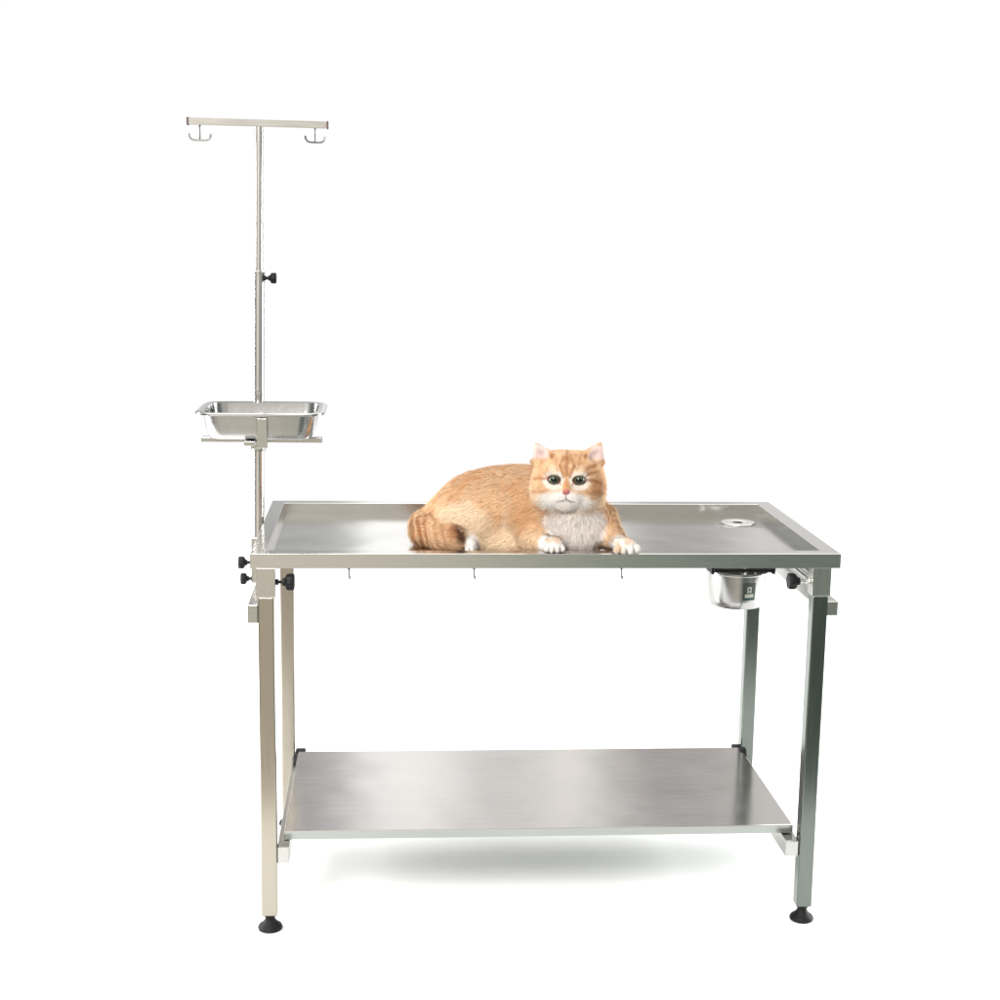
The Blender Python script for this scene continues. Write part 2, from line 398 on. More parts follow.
def chain(pts, rs, k=6):
    for i in range(len(pts) - 1): cap(pts[i], pts[i + 1], rs[i], rs[i + 1], k)
def tri(a, b, c, r, k=3):
    a, b, c = [np.array(t, float) for t in (a, b, c)]
    sl, g = block(np.minimum(np.minimum(a, b), c) - r, np.maximum(np.maximum(a, b), c) + r, 10)
    p = np.stack(g, -1)
    def seg(p0, p1): 
        e = p1 - p0; t = np.clip(((p - p0) @ e) / (e @ e), 0, 1); return ((p - p0 - t[..., None] * e) ** 2).sum(-1)
    n = np.cross(b - a, c - a); nn = n / np.linalg.norm(n)
    ins = (((p - a) @ np.cross(n, b - a) >= 0) & ((p - b) @ np.cross(n, c - b) >= 0) & ((p - c) @ np.cross(n, a - c) >= 0))
    d2 = np.where(ins, ((p - a) @ nn) ** 2, np.minimum(np.minimum(seg(a, b), seg(b, c)), seg(c, a)))
    blend(sl, (np.sqrt(d2) - r).astype(np.float32), k)

# trunk
ell((-88, 20, -86), (50, 44, 46), 10)
ell((-52, 27, -82), (58, 45, 42), 14)
ell((-20, 30, -66), (42, 42, 40), 14)
ell((-122, 6, -86), (32, 30, 32), 14)
ell((-98, 14, -56), (38, 31, 24), 7, (0, 0, 8))
ell((-48, -2, -50), (34, 12, 20), 10)              # soft belly on the table
# chest and neck
ell((10, 21, -40), (34, 36, 27), 12)
ell((3, 43, -37), (31, 21, 25), 12)
# shoulders and forelegs
ell((-34, 22, -54), (20, 27, 24), 10)
chain([(-34, 16, -46), (-32, 6, -28), (-17, 4, -6)], [17, 12, 8.5], 8)
chain([(36, 24, -50), (45, 10, -30), (55, 6.5, -8)], [16, 11, 8], 7)
# paws and toes
ell((-11.5, 7.6, 0), (9, 7.4, 11), 3)
for u, v, w in ((-19, 3.8, 6), (-14.2, 4.0, 10), (-8.2, 4.0, 10.2), (-3.4, 3.8, 6.5)): ell((u, v, w), (3.1, 4.2, 4.8), 1.2)
ell((57, 8.2, -2), (12.5, 7.2, 9.5), 3, (0, -20, 0))
for u, v, w in ((50, 3.6, 5), (56.5, 4.0, 7.8), (63.5, 4.2, 7.2), (70, 5, 2.8)): ell((u, v, w), (3.6, 4.4, 4.8), 1.2)
# hind paw peeping out beside the tail
ell((-96, -3, -33), (6.5, 8, 9), 3)
for u, w in ((-99.5, -26), (-94.5, -25)): ell((u, -7, w), (2.8, 4, 4), 1.2)
# tail curled round the rump
chain([(-136, 8, -106), (-149, 6, -84), (-146, 4.5, -64), (-128, 4, -48), (-113, 4.5, -38), (-108, 5, -35)], [13, 14.5, 15.5, 15, 12.5, 11], 4)
# head
ell((1, 67, -30), (35, 29, 29), 8)
ell((-11, 76, -33), (19, 18.5, 22), 8); ell((14, 76, -33), (19, 18.5, 22), 8)
ell((-16, 56, -22), (18.8, 17, 18.5), 9); ell((18, 56, -22), (18.8, 17, 18.5), 9)
ell((-1, 54, -8), (13, 10, 10), 7)
ell((-6.5, 53, -3), (7.2, 5.4, 5), 4); ell((4.5, 53, -3), (7.2, 5.4, 5), 4)
ell((-1, 46, -6), (7, 4.5, 5), 7)
ell((-1, 62, -3), (4.8, 8, 5), 4)
ell((-1, 60.3, 1.8), (3.2, 2.1, 2.4), 1.5)
ell((-13.3, 78.5, -8), (9, 4, 6), 4, (0, 0, -12)); ell((12, 79, -8), (9, 4, 6), 4, (0, 0, 12))
for u in (-13.2, 11.6): ell((u, 71.4, 1), (5.5, 3.8, 6.5), 1.4, (0, 0, -6 if u < 0 else 8), True)
# ears
tri((-31, 101, -27), (-33, 83, -29), (-11.5, 90, -27), 2.8, 4)
tri((31, 103, -27), (34, 85, -29), (13, 91.5, -27), 2.8, 4)
ell((-27, 91, -20.5), (6, 7, 6), 1.5, (0, 0, 22), True)
ell((27.5, 92.5, -20.5), (6, 7, 6), 1.5, (0, 0, -22), True)
# the body rests on the tray floor and the paws on the rim
GV = np.where(ax[2] > -3.5, 0.25, -10.6)[None, None, :]
FLD = np.maximum(FLD, (GV - ax[1][None, :, None]).astype(np.float32))

def surface_nets(F):
    ins = F < 0
    nx, ny, nz = F.shape
    cnt = np.zeros((nx - 1, ny - 1, nz - 1), np.int8)
    pos = np.zeros((nx - 1, ny - 1, nz - 1, 3), np.float32); num = np.zeros((nx - 1, ny - 1, nz - 1), np.float32)
    for d in range(3):
        o = [i for i in range(3) if i != d]
        s0 = [slice(None)] * 3; s1 = [slice(None)] * 3; s0[d] = slice(0, -1); s1[d] = slice(1, None)
        a, b = F[tuple(s0)], F[tuple(s1)]; cr = ins[tuple(s0)] != ins[tuple(s1)]
        t = np.where(cr, a / np.where(cr, a - b, 1), 0)
        for i in (0, 1):
            for j in (0, 1):
                sl = [slice(None)] * 3
                sl[o[0]] = slice(i, cr.shape[o[0]] - 1 + i); sl[o[1]] = slice(j, cr.shape[o[1]] - 1 + j)
                c = cr[tuple(sl)]; tt = t[tuple(sl)]
                num += c; pos[..., d] += c * tt; pos[..., o[0]] += c * i; pos[..., o[1]] += c * j
    act = num > 0; idx = np.full(act.shape, -1, np.int64); idx[act] = np.arange(act.sum())
    ijk = np.argwhere(act); V = ijk + pos[act] / num[act][:, None]
    Q = []
    for d in range(3):
        o = [(d + 1) % 3, (d + 2) % 3]
        s0 = [slice(None)] * 3; s1 = [slice(None)] * 3; s0[d] = slice(0, -1); s1[d] = slice(1, None)
        cr = np.argwhere(ins[tuple(s0)] != ins[tuple(s1)])
        cr = cr[(cr[:, o[0]] > 0) & (cr[:, o[1]] > 0) & (cr[:, o[0]] < F.shape[o[0]] - 1) & (cr[:, o[1]] < F.shape[o[1]] - 1)]
        inside = ins[cr[:, 0], cr[:, 1], cr[:, 2]]
        def at(i, j):
            e = cr.copy(); e[:, o[0]] -= i; e[:, o[1]] -= j; return idx[e[:, 0], e[:, 1], e[:, 2]]
        q = np.stack([at(1, 1), at(0, 1), at(0, 0), at(1, 0)], 1)
        q[~inside] = q[~inside][:, ::-1]; Q.append(q)
    return V * ST + lo, np.concatenate(Q)
CV, CQ = surface_nets(FLD)
# keep only the largest connected piece
lab = np.arange(len(CV))
for _ in range(400):
    m = lab[CQ].min(1); new = lab.copy()
    for c in range(4): np.minimum.at(new, CQ[:, c], m)
    new = new[new]
    if (new == lab).all(): break
    lab = new
main = np.bincount(lab).argmax(); keep = lab == main
CQ = CQ[keep[CQ[:, 0]]]; re_ = np.cumsum(keep) - 1; CV = CV[keep]; CQ = re_[CQ]
def vnormals(V, Q):
    fn = np.cross(V[Q[:, 2]] - V[Q[:, 0]], V[Q[:, 3]] - V[Q[:, 1]]); n = np.zeros_like(V)
    for c in range(4): np.add.at(n, Q[:, c], fn)
    return n / (np.linalg.norm(n, axis=1, keepdims=True) + 1e-9)
for _ in range(2):                                  # light smoothing
    s_ = np.zeros_like(CV); n_ = np.zeros(len(CV))
    for a, b in ((0, 1), (1, 2), (2, 3), (3, 0)):
        np.add.at(s_, CQ[:, a], CV[CQ[:, b]]); np.add.at(n_, CQ[:, a], 1); np.add.at(s_, CQ[:, b], CV[CQ[:, a]]); np.add.at(n_, CQ[:, b], 1)
    CV = CV * .5 + .5 * s_ / n_[:, None]
CN = vnormals(CV, CQ)

def srgb(r, g, b): return np.array([((c / 255 + .055) / 1.055) ** 2.4 if c > 10 else c / 255 / 12.92 for c in (r, g, b)])
K_ = .96
c_or = srgb(236, 198, 158) * K_; c_deep = srgb(218, 164, 114) * K_; c_back = srgb(212, 178, 144) * K_; c_cream = srgb(246, 222, 192) * K_
c_white = srgb(252, 247, 242) * K_; c_pinkw = srgb(252, 243, 237) * K_; c_dark = srgb(70, 42, 24) * K_; c_brown = srgb(172, 108, 60) * K_
c_pink = srgb(250, 228, 222) * K_; c_nose = srgb(204, 122, 120) * K_; c_line = srgb(60, 34, 28)
def el(P, c, r): return np.sqrt((((P - np.array(c)) / np.array(r)) ** 2).sum(1))
def seg2(P, a, b):
    a = np.array(a); b = np.array(b); q = P[:, :2]; e = b - a; t = np.clip(((q - a) @ e) / (e @ e), 0, 1)
    return np.sqrt(((q - a - t[:, None] * e) ** 2).sum(1)), t
def headw(P): return sst(1.12, .98, el(P, (1, 66, -28), (39, 36, 36))) * sst(38, 46, P[:, 1] + .25 * np.maximum(0, P[:, 2] + 20))
def colour(P, strand=None):
    n = len(P); u, v, w = P.T
    wp = P + (np.stack([vn(P / 6, 3), vn(P / 6, 4), vn(P / 6, 5)], 1) - .5) * 5
    C = np.tile(c_or, (n, 1))
    def put(m, col, a=1.0):
        nonlocal C
        m = np.clip(m * a, 0, 1)[:, None]; C = C * (1 - m) + col * m
    big = vn(P / np.array([16, 20, 16]), 21); mid = vn(P / np.array([5, 9, 6]), 22); fine = vn(P / np.array([1.6, 2.4, 1.6]), 23)
    put(sst(30, 66, wp[:, 1]) * sst(30, -20, u), c_back, .75)
    put(sst(.42, .72, big * .6 + mid * .4), c_deep, .5)
    put(sst(.55, .85, mid) * sst(10, 30, v), c_deep, .32)
    # pale haunch, creamy flank and belly
    put(sst(1.15, .5, el(wp, (-104, 22, -38), (32, 24, 30))), c_cream, 1.0)
    put(sst(1.1, .4, el(wp, (-74, 2, -35), (38, 22, 30))), c_cream, .75)
    put(sst(12, -8, wp[:, 1]), c_cream, .6)
    # shoulder: deeper orange patch with a paler fold in front of it
    put(sst(1.1, .5, el(wp, (-40, 32, -36), (15, 24, 30))), c_deep, .5)
    put(sst(1.0, .4, el(wp, (-60, 16, -36), (6, 26, 30))), c_cream, .5)
    put(sst(1.1, .5, el(wp, (-30, 8, -18), (18, 12, 22))), c_cream, .5)
    # chest
    ch = sst(1.08, .82, el(wp + np.array([0, 0, 0]), (9, 22, -18), (32, 36, 36))) * sst(52, 40, v - .2 * w)
    put(ch, c_pinkw); put(ch * sst(.45, .8, mid), c_white, .6)
    put(sst(1.0, .6, el(wp, (47, 14, -24), (12, 16, 22))) * sst(.3, .6, mid + .3), c_or, .5)
    # head
    hw = headw(P)
    put(hw, c_or)
    front = sst(-34, -12, w)
    put(hw * sst(.45, .8, mid) , c_deep, .45)
    put(hw * sst(66, 50, wp[:, 1]), c_cream, .75)
    put(hw * front * sst(1.15, .7, el(wp, (-1, 47, 0), (30, 14, 40))), c_white, .95)
    put(hw * sst(1.2, .6, el(wp, (-28, 62, -14), (8, 8, 18))), c_or, .6); put(hw * sst(1.2, .6, el(wp, (28, 62, -14), (8, 12, 20))), c_brown, .55)
    for e in (-13.2, 11.6):
        put(hw * front * sst(1.35, 1.0, el(P, (e, 70.5, 0), (9.2, 8.2, 30))), c_white, .75)
        put(hw * front * sst(1.0, .6, el(wp, (e, 81, -5), (8, 4, 20))), c_cream, .6)
        put(hw * front * sst(1.16, 1.02, el(P, (e, 71.2, 0), (6.5, 4.6, 30))), c_dark, .97)
    # forehead stripes
    for a, b, wd, st in (((-4, 74), (-7, 84), 1.4, .6), ((-7, 84), (-4, 92), 1.5, .5), ((2.5, 74), (5.5, 84), 1.4, .6), ((5.5, 84), (2, 93), 1.5, .5), ((-.8, 76), (-1, 90), 2.4, .6), ((-1, 90), (-1, 99), 1.3, .6), ((-10, 81), (-13, 93), 1.5, .3), ((9, 82), (13, 94), 1.5, .35),
                         ((18, 82), (27, 84), 1.8, .6), ((20, 77), (30, 77), 1.6, .5), ((-20, 72), (-30, 69), 1.5, .7), ((19, 72), (31, 67), 1.6, .7), ((19, 60), (33, 58), 2, .35), ((-20, 60), (-33, 57), 2, .3), ((-5, 90), (5, 90), 1.6, .3)):
        d, t = seg2(wp * .35 + P * .65, a, b); put(hw * sst(-40, -22, w) * sst(wd * 1.5, wd * .4, d), c_brown, st)
    put(hw * front * sst(1.2, .5, el(P, (-1, 66, 0), (4.2, 7, 30))), c_deep, .75)
    # nose, mouth, eye corners
    dn, _ = seg2(P, (-1, 57), (-1, 53.4)); put(hw * front * sst(.9, .4, dn), c_line, .7)
    for a, b in (((-1, 53.4), (-5, 51.4)), ((-5, 51.4), (-9, 51.0)), ((-1, 53.4), (3, 51.4)), ((3, 51.4), (7, 51.0))):
        d, _ = seg2(P, a, b); put(hw * front * sst(1.0, .4, d), c_line, .6)
    for a, b in (((-19, 73.5), (-22.5, 75.5)), ((17.4, 74), (21, 76.5)), ((-8, 68.5), (-6.2, 66.5)), ((6.4, 68.5), (4.6, 66.5))):
        d, _ = seg2(P, a, b); put(hw * front * sst(1.5, .4, d), c_brown, .6)
    nz = front * sst(-3, 0, w) * sst(1.1, .9, el(P, (-1, 60.2, 2), (3.9, 2.7, 6))); put(nz, c_nose)
    for e in (-2.6, .6): put(nz * sst(1.1, .7, el(P, (e, 59.1, 3), (.9, .7, 6))), c_line, .8)
    # ears
    for sg, cu in ((-1, -27.5), (1, 28.5)):
        m = sst(86, 91, v) * sst(1.5, 1.1, el(P, (cu, 94, -28), (10.5, 15, 14))) * ((u * sg) > 13)
        put(m, c_or); put(m * sst(1.25, .85, el(P, (cu + sg * .6, 93, -26), (7.8, 9.6, 60))) * sst(-32, -28, w), c_pink)
        put(hw * sst(1.2, .6, el(P, (sg * 17 + (0 if sg > 0 else 1), 91, -25), (3, 4, 12))), c_brown, .8)
    # paws
    for cu, cw in ((-11.5, 0), (60, 0)):
        pw = sst(1.5, 1.05, el(P, (cu, 6, cw + 1), (14 + (4 if cu > 0 else 0), 12, 17)))
        put(pw, c_white)
        put(pw * sst(8, 12, wp[:, 1]) * sst(.25, .5, mid), c_or, .65)
    put(sst(1.3, .8, el(wp, (53, 5, 6), (5, 5, 8))), c_or, .7)
    for t_ in (-16.6, -11.2, -5.8, 53.2, 60, 67):
        d = np.abs(u - t_); put(sst(.8, .3, d) * sst(7.5, 5, v) * sst(3, 7, w), c_dark, .7)
    hp = sst(1.35, 1.0, el(P, (-96, -3, -31), (7.5, 10, 12))); put(hp, c_white)
    put(hp * sst(.9, .3, np.abs(u + 97)) * sst(-3, -5, v), c_dark, .85)
    # tail
    tl = np.clip(sst(1.16, 1.02, el(P, (-131, 3, -50), (38, 18, 34))) * sst(22, 14, v) * sst(-99, -105, u) * sst(-84, -74, w) + sst(-132, -146, u) * sst(22, 12, v), 0, 1)
    put(tl, c_or)
    s = u + .25 * (v - 4) + 2.5 * (mid - .5)
    for c_, wd, st in ((-158, 3, .6), (-151, 3, .8), (-144.5, 2.5, .75), (-133, 2.5, .35), (-125, 3, .4)): put(tl * sst(wd, wd * .3, np.abs(s - c_)), c_brown, st)
    put(tl * sst(-128, -112, s) * sst(-2, 10, v + .1 * mid), c_brown, .75)
    put(tl * sst(-116, -108, s) * sst(-3, 6, v) , c_dark, .92)
    put(tl * sst(-2, -9, v), c_brown, .45)
    C = C * (.90 + .20 * fine[:, None])
    return np.clip(C, 0, 1)

def flow(P, N):
    """direction the coat lies in"""
    n = len(P); u, v, w = P.T
    D = np.tile(np.array([-.85, -.45, .1]), (n, 1))
    def put(m, d):
        nonlocal D
        D = D * (1 - m[:, None]) + d * m[:, None]
    put(sst(-96, -112, u) * sst(28, 18, v), np.array([.9, -.2, .3]))
    put(sst(1.15, .8, el(P, (9, 22, -20), (36, 40, 40))), np.array([0, -1, .1]) + np.stack([(u - 9) * .012, 0 * u, 0 * u], 1))
    for cu, cw in ((-14, -6), (52, -10)): put(sst(1.4, .9, el(P, (cu, 8, cw), (22, 14, 26))), np.array([.15, -.35, .9]))
    r = P - np.array([-1, 61, 6]); r /= np.linalg.norm(r, axis=1, keepdims=True) + 1e-6
    put(headw(P), r)
    ear = (v > 88).astype(float) * (np.abs(u) > 14); put(ear, np.stack([np.sign(u) * .3, np.ones(n), 0 * u], 1))
    D = D + (np.stack([vn(P / 7, 31), vn(P / 7, 32), vn(P / 7, 33)], 1) - .5) * .9
    D = D - (D * N).sum(1, keepdims=True) * N
    return D / (np.linalg.norm(D, axis=1, keepdims=True) + 1e-6)

# fur: short tapered hairs growing from the skin, part of the same mesh
tv = CV[CQ]; areas = np.linalg.norm(np.cross(tv[:, 2] - tv[:, 0], tv[:, 3] - tv[:, 1]), axis=1) / 2
cen = tv.mean(1)
def furlen(P):
    u, v, w = P.T
    Lh = np.full(len(P), 6.2)
    Lh *= 1 + .35 * sst(1.1, .8, el(P, (9, 20, -20), (34, 36, 40)))
    h = headw(P); Lh = Lh * (1 - h) + h * (2.2 + 2.6 * sst(14, 32, np.abs(u)) * sst(84, 70, v))
    for e in (-13.2, 11.6): Lh *= .25 + .75 * sst(1.1, 1.9, el(P, (e, 71.2, 0), (7, 6, 20)))
    Lh *= .12 + .88 * sst(.9, 1.8, el(P, (-1, 60, 3), (4, 3.2, 8)))
    Lh = np.where((v > 88) & (np.abs(u) > 14) & (w > -40), np.minimum(Lh, 2.0), Lh)
    for c_, r_ in (((-11.5, 6, 2), (15, 12, 16)), ((60, 6, 2), (18, 12, 16)), ((-96, -3, -31), (9, 11, 13))):
        m = sst(1.9, .9, el(P, c_, r_)); Lh = Lh * (1 - m) + 1.7 * m
    return Lh
dens = np.where(cen[:, 2] > -105, 1.0, .45) * (1 + 1.2 * headw(cen) + .8 * (furlen(cen) < 2.3))
dens = dens * (cen[:, 1] > -8.5)
NH = 80000
pick = rng.choice(len(CQ), NH, p=areas * dens / (areas * dens).sum())
a, b = rng.random((2, NH, 1)); q = tv[pick]
root = (q[:, 0] * (1 - a) + q[:, 1] * a) * (1 - b) + (q[:, 3] * (1 - a) + q[:, 2] * a) * b
qn = CN[CQ[pick]]; rn = (qn[:, 0] * (1 - a) + qn[:, 1] * a) * (1 - b) + (qn[:, 3] * (1 - a) + qn[:, 2] * a) * b
rn /= np.linalg.norm(rn, axis=1, keepdims=True) + 1e-9
fd = flow(root, rn); Lh = furlen(root) * (.6 + .7 * rng.random(NH)) * np.where(rng.random(NH) < .04, 1.45, 1)
lift = .16 + .30 * rng.random((NH, 1))
sdv = np.cross(rn, fd); roll = (rng.random((NH, 1)) - .5) * 1.1
sdv = sdv * np.cos(roll) + rn * np.sin(roll)
jit = (rng.random((NH, 1)) - .5) * .7
d0 = fd + rn * (lift + .35) + np.cross(rn, fd) * jit * .5; d0 /= np.linalg.norm(d0, axis=1, keepdims=True)
d1 = fd + rn * lift * .5 + np.cross(rn, fd) * jit; d1 /= np.linalg.norm(d1, axis=1, keepdims=True)
wd = (.20 + .12 * rng.random((NH, 1))) * np.clip(Lh[:, None] / 4, .7, 1.2)
p0 = root - rn * .3; p1 = root + d0 * Lh[:, None] * .45; p2 = p1 + d1 * Lh[:, None] * .55
p1[:, 1] = np.maximum(p1[:, 1], -10.5); p2[:, 1] = np.maximum(p2[:, 1], -10.3)
fv = np.stack([p0 - sdv * wd, p0 + sdv * wd, p1 + sdv * wd * .8, p1 - sdv * wd * .8, p2], 1)
# make the blade face outwards
flip = (np.cross(fv[:, 1] - fv[:, 0], fv[:, 3] - fv[:, 0]) * rn).sum(1) < 0
fv[flip] = fv[flip][:, [1, 0, 3, 2, 4]]
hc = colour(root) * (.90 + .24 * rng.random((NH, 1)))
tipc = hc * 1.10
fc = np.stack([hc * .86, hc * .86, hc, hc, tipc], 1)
fnm = np.repeat(rn[:, None], 5, 1) * 1.0
side = sdv * (rng.random((NH, 1)) - .5) * .9
fnm = fnm + side[:, None] + fd[:, None] * .15; fnm /= np.linalg.norm(fnm, axis=2, keepdims=True)
nb = len(CV)
base = nb + 5 * np.arange(NH)[:, None]
quads = base + np.array([[0, 1, 2, 3]]); tris = base + np.array([[3, 2, 4]])
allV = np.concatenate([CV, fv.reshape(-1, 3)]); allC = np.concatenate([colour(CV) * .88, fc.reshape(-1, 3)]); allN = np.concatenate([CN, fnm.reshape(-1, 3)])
def tolocal(A): return np.stack([A[:, 0], -A[:, 2], A[:, 1]], 1)
co_ = (tolocal(allV) * CU).astype(np.float32); no_ = tolocal(allN).astype(np.float32)
me = bpy.data.meshes.new('cat')
nq = len(CQ) + NH; nf = nq + NH
me.vertices.add(len(co_)); me.vertices.foreach_set('co', co_.ravel())
loops = np.concatenate([CQ.ravel(), quads.ravel(), tris.ravel()]).astype(np.int32)
me.loops.add(len(loops)); me.loops.foreach_set('vertex_index', loops)
ls = np.concatenate([np.arange(nq) * 4, nq * 4 + np.arange(NH) * 3]).astype(np.int32)
me.polygons.add(nf); me.polygons.foreach_set('loop_start', ls)
me.update(calc_edges=True); me.validate()
at_ = me.attributes.new('coat', 'FLOAT_COLOR', 'POINT'); at_.data.foreach_set('color', np.concatenate([allC, np.ones((len(allC), 1))], 1).astype(np.float32).ravel())
an_ = me.attributes.new('coat_normal', 'FLOAT_VECTOR', 'POINT'); an_.data.foreach_set('vector', no_.ravel())
me.polygons.foreach_set('use_smooth', np.ones(nf, bool))
mf, nt, p = new_mat('cat_fur')
N, L = nt.nodes, nt.links
a1 = N.new('ShaderNodeAttribute'); a1.attribute_name = 'coat'; a2 = N.new('ShaderNodeAttribute'); a2.attribute_name = 'coat_normal'
vt = N.new('ShaderNodeVectorTransform'); vt.vector_type = 'NORMAL'; vt.convert_from = 'OBJECT'; vt.convert_to = 'WORLD'
L.new(a2.outputs['Vector'], vt.inputs[0]); L.new(vt.outputs[0], p.inputs['Normal']); L.new(a1.outputs['Color'], p.inputs['Base Color'])
p.inputs['Roughness'].default_value = .75; p.inputs['Specular IOR Level'].default_value = .25
tr = N.new('ShaderNodeBsdfTranslucent'); L.new(a1.outputs['Color'], tr.inputs['Color'])
ms = N.new('ShaderNodeMixShader'); ms.inputs[0].default_value = .28; L.new(p.outputs[0], ms.inputs[1]); L.new(tr.outputs[0], ms.inputs[2])
L.new(ms.outputs[0], N['Material Output'].inputs['Surface'])
p.inputs['Sheen Weight'].default_value = .12; p.inputs['Sheen Roughness'].default_value = .5
CA = -.119
cat = bpy.data.objects.new('cat', me); COL.objects.link(cat); me.materials.append(mf)
cat.location = (.0350, -.280, .806); cat.rotation_euler = (0, 0, CA)
tag(cat, 'fluffy orange and white cat lying on the table top, looking straight at the viewer', 'cat')
def cpart(name, bm, mat, smooth=True):
    """parts of the cat are modelled in the cat's own units"""
    for v in bm.verts: v.co = Vector((v.co.x, -v.co.z, v.co.y)) * CU
    bmesh.ops.recalc_face_normals(bm, faces=bm.faces)
    m = bpy.data.meshes.new(name); bm.to_mesh(m); bm.free()
    o = bpy.data.objects.new(name, m); COL.objects.link(o); o.parent = cat; m.materials.append(mat)
    for p_ in m.polygons: p_.use_smooth = smooth
    return o
# eyes: wide dark pupils in a green iris
M_EYE, nt, p = new_mat('cat_eye'); N, L = nt.nodes, nt.links
p.inputs['Roughness'].default_value = .06; p.inputs['Specular IOR Level'].default_value = .3; p.inputs['Coat Weight'].default_value = .35; p.inputs['Coat Roughness'].default_value = .02
tc = N.new('ShaderNodeTexCoord'); vm = N.new('ShaderNodeVectorMath'); vm.operation = 'SUBTRACT'; vm.inputs[1].default_value = (.5, 0, .5)
ml = N.new('ShaderNodeVectorMath'); ml.operation = 'MULTIPLY'; ml.inputs[1].default_value = (1, 0, 1)
ln = N.new('ShaderNodeVectorMath'); ln.operation = 'LENGTH'; rp = N.new('ShaderNodeValToRGB')
L.new(tc.outputs['Generated'], vm.inputs[0]); L.new(vm.outputs[0], ml.inputs[0]); L.new(ml.outputs[0], ln.inputs[0]); L.new(ln.outputs['Value'], rp.inputs[0])
e = rp.color_ramp.elements; e[0].position = 0; e[0].color = (.003, .003, .003, 1); e[1].position = 1; e[1].color = (.01, .01, .01, 1)
for ps, c in ((.235, (.004, .005, .004, 1)), (.27, (.035, .043, .018, 1)), (.36, (.085, .095, .045, 1)), (.40, (.008, .008, .006, 1))): k = e.new(ps); k.color = c
L.new(rp.outputs[0], p.inputs['Base Color'])
for eu in (-13.2, 11.6):
    bm = bmesh.new(); bmesh.ops.create_uvsphere(bm, u_segments=40, v_segments=24, radius=5.8)
    for v in bm.verts: v.co = Vector((v.co.x + eu, v.co.y + 71.2, v.co.z - 6.3))
    cpart('eye', bm, M_EYE)
M_WHISK = plain('whisker_white', (.85, .83, .80), .4)
for sg, u0 in ((-1, -7.5), (1, 5.5)):
    for k in range(4):
        t = k / 3; bm = bmesh.new()
        pts = [Vector((u0 + sg * (t * .8), 52.8 - 1.3 * k, 2.0)), Vector((u0 + sg * 9, 54 - 2.8 * k, 3.5)), Vector((u0 + sg * 19, 53 - 4.2 * k, 2)), Vector((u0 + sg * (28 - 2 * t), 50 - 5.5 * k, -3))]
        add_rod(bm, pts, [.08, .07, .05, .02], 6); cpart('whisker', bm, M_WHISK)
#CAT-END

# ------------------------------------------------------------------ lamps and world
def area(name, loc, target, sx, sy, power, col=(1, 1, 1)):
    l = bpy.data.lights.new(name, 'AREA'); l.shape = 'RECTANGLE'; l.size = sx; l.size_y = sy; l.energy = power; l.color = col
    o = bpy.data.objects.new(name, l); COL.objects.link(o); o.location = loc
    o.rotation_euler = (Vector(target) - Vector(loc)).to_track_quat('-Z', 'Y').to_euler(); return o
area('added_top_light', (-.1, 2.2, 4.2), (-.1, 1.6, 0), 4.0, 2.6, 120, (1, .99, .97))  # added overhead lamp, whitens the floor towards the back
area('added_key_light', (-2.1, -4.2, 3.6), (0, -.1, .85), 1.6, 1.5, 310, (1, .985, .96))  # added front lamp, brightens the cat
area('added_fill_left', (-3.0, .5, .75), (0, .3, .0), .35, 2.0, 125, (1, .98, .96))  # added low lamp, lightens the shadow under the table
area('added_fill_right', (3.0, .5, .75), (0, .3, .0), .35, 2.0, 125, (.98, 1, .99))  # added low lamp opposite, also lightens the under-table shadow

w = bpy.data.worlds.new('World'); S.world = w; w.use_nodes = True
nt = w.node_tree; N, L = nt.nodes, nt.links; N.clear()
out = N.new('ShaderNodeOutputWorld'); bg = N.new('ShaderNodeBackground'); L.new(bg.outputs[0], out.inputs[0])
tc = N.new('ShaderNodeTexCoord'); sp = N.new('ShaderNodeSeparateXYZ'); L.new(tc.outputs['Generated'], sp.inputs[0])
def math_(op, a, b=None, c=None, clamp=False):
    n = N.new('ShaderNodeMath'); n.operation = op; n.use_clamp = clamp
    for i, v in enumerate((a, b, c)):
        if v is None: continue
        if isinstance(v, (int, float)): n.inputs[i].default_value = v
        else: L.new(v, n.inputs[i])
    return n.outputs[0]
def ramp(val, stops):
    r = N.new('ShaderNodeValToRGB'); e = r.color_ramp.elements
    while len(e) > 1: e.remove(e[-1])
    e[0].position = stops[0][0]; e[0].color = (*stops[0][1], 1)
    for p, c in stops[1:]:
        k = e.new(p); k.color = (*c, 1)
    L.new(val, r.inputs[0]); return r.outputs[0]
def mix(f, a, b):
    m = N.new('ShaderNodeMix'); m.data_type = 'RGBA'
    if isinstance(f, (int, float)): m.inputs['Factor'].default_value = f
    else: L.new(f, m.inputs['Factor'])
    for s, v in (('A', a), ('B', b)):
        if isinstance(v, tuple): m.inputs[s].default_value = (*v, 1)
        else: L.new(v, m.inputs[s])
    return m.outputs['Result']
x, y, z = sp.outputs
azb = math_('ARCTAN2', x, y)                       # azimuth from the back, + to the right
azf = math_('ARCTAN2', x, math_('MULTIPLY', y, -1))   # azimuth from the studio side, + to the right
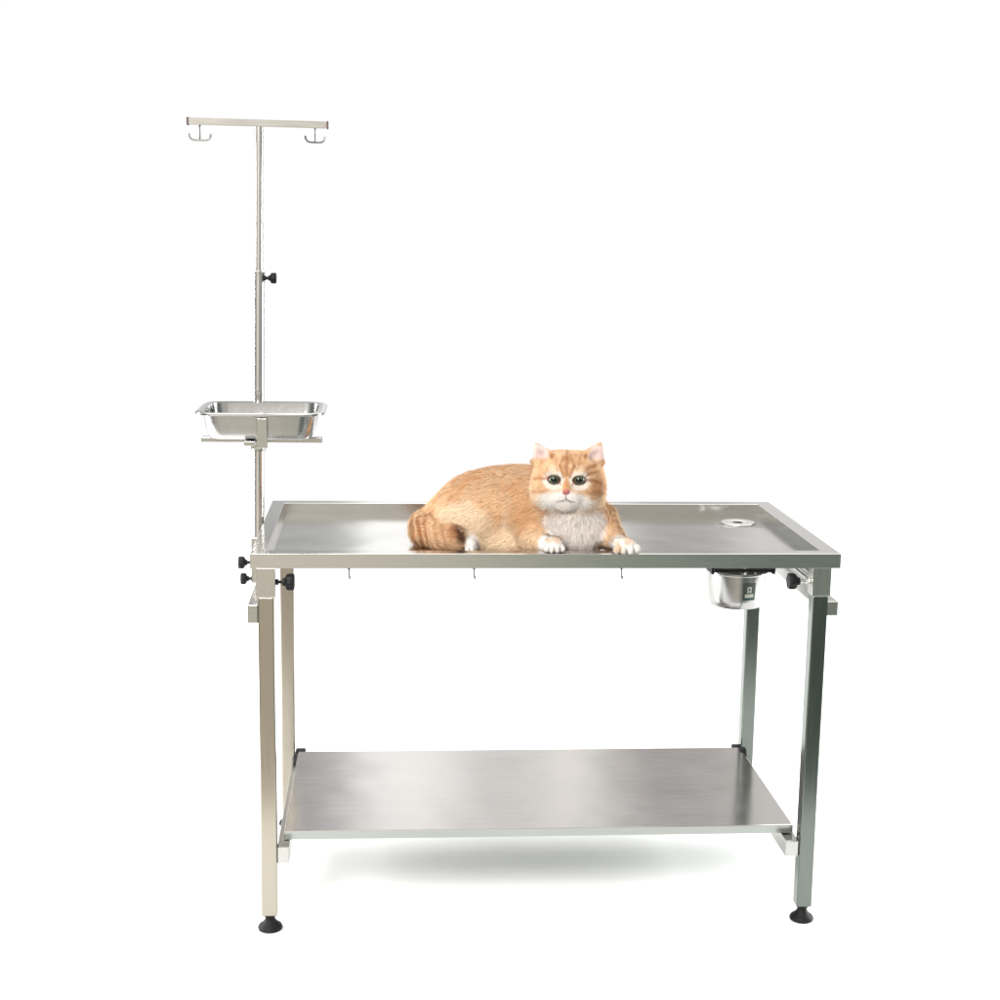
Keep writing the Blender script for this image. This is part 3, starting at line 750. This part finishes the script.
# back side: plain white, above it added bands shaped for the steel's reflections
tb = math_('MULTIPLY_ADD', azb, 1.0, .5, True)
G = .62
upper = ramp(tb, [(0.0, (.46, .46, .46)), (.30, (.42, .42, .42)), (.455, (.44, .44, .435)), (.476, (.46, .46, .45)), (.484, (1.60, 1.59, 1.56)), (.530, (1.45, 1.43, 1.40)), (.560, (.88, .86, .84)), (.60, (.85, .82, .80)), (.625, (1.5, 1.46, 1.40)), (.65, (.9, .87, .84)), (.675, (.42, .40, .385)), (.725, (.46, .445, .43)), (.742, (.85, .83, .80)), (1.0, (.7, .7, .7))])
upfac = N.new('ShaderNodeMapRange'); upfac.interpolation_type = 'SMOOTHSTEP'; upfac.inputs['From Min'].default_value = .145; upfac.inputs['From Max'].default_value = .168; L.new(z, upfac.inputs['Value'])
top = N.new('ShaderNodeMapRange'); top.interpolation_type = 'SMOOTHSTEP'; top.inputs['From Min'].default_value = .38; top.inputs['From Max'].default_value = .55; L.new(z, top.inputs['Value'])
back = mix(upfac.outputs[0], (1.02, 1.02, 1.02), upper)
# studio side: warm to the left, dark green to the right, darker below
tf = math_('MULTIPLY_ADD', azf, .6, .5, True)
low = ramp(tf, [(0, (.55, .5, .45)), (.40, (1.0, .92, .80)), (.475, (1.0, .90, .78)), (.53, (.80, .79, .66)), (.58, (.42, .47, .40)), (.66, (.20, .25, .215)), (.85, (.25, .28, .26)), (1, (.7, .7, .7))])
high = ramp(tf, [(0, (.6, .58, .56)), (.40, (1.08, 1.02, .95)), (.5, (.98, .90, .80)), (.62, (.74, .69, .61)), (1, (.8, .8, .8))])
hf = N.new('ShaderNodeMapRange'); hf.interpolation_type = 'SMOOTHSTEP'; hf.inputs['From Min'].default_value = -.12; hf.inputs['From Max'].default_value = .10; L.new(z, hf.inputs['Value'])
front = mix(hf.outputs[0], low, high)
yf = N.new('ShaderNodeMapRange'); yf.interpolation_type = 'SMOOTHSTEP'; yf.inputs['From Min'].default_value = -.25; yf.inputs['From Max'].default_value = .15; L.new(y, yf.inputs['Value'])
allc = mix(yf.outputs[0], front, back)
ax_ = math_('ABSOLUTE', x)
sd = N.new('ShaderNodeMapRange'); sd.interpolation_type = 'SMOOTHSTEP'; sd.inputs['From Min'].default_value = .62; sd.inputs['From Max'].default_value = .82; L.new(ax_, sd.inputs['Value'])
allc = mix(sd.outputs[0], allc, (.20, .24, .22))  # dark sides added so polished steel reflects dark edges
allc = mix(top.outputs[0], allc, (1.15, 1.15, 1.15))
L.new(allc, bg.inputs[0]); bg.inputs[1].default_value = 1.0

# ------------------------------------------------------------------ camera
cam = bpy.data.cameras.new('camera'); co = bpy.data.objects.new('camera', cam); COL.objects.link(co); S.camera = co
cam.sensor_width = 36; cam.sensor_fit = 'HORIZONTAL'; cam.lens = 1519.81 / 1000 * 36; cam.clip_end = 200
yw, pt, rl = -.0754, .1739, .0159
f = Vector((-math.sin(yw) * math.cos(pt), math.cos(yw) * math.cos(pt), -math.sin(pt)))
rt = Vector((math.cos(yw), math.sin(yw), 0)); up = rt.cross(f)
r2 = rt * math.cos(rl) + up * math.sin(rl); u2 = up * math.cos(rl) - rt * math.sin(rl)
mw = Matrix((( r2.x, u2.x, -f.x, -.3283), (r2.y, u2.y, -f.y, -3.2906), (r2.z, u2.z, -f.z, 1.4422), (0, 0, 0, 1)))
co.matrix_world = mw
S.render.engine = 'CYCLES'
S.view_settings.view_transform = 'Standard'; S.view_settings.look = 'None'; S.view_settings.exposure = 0; S.view_settings.gamma = 1
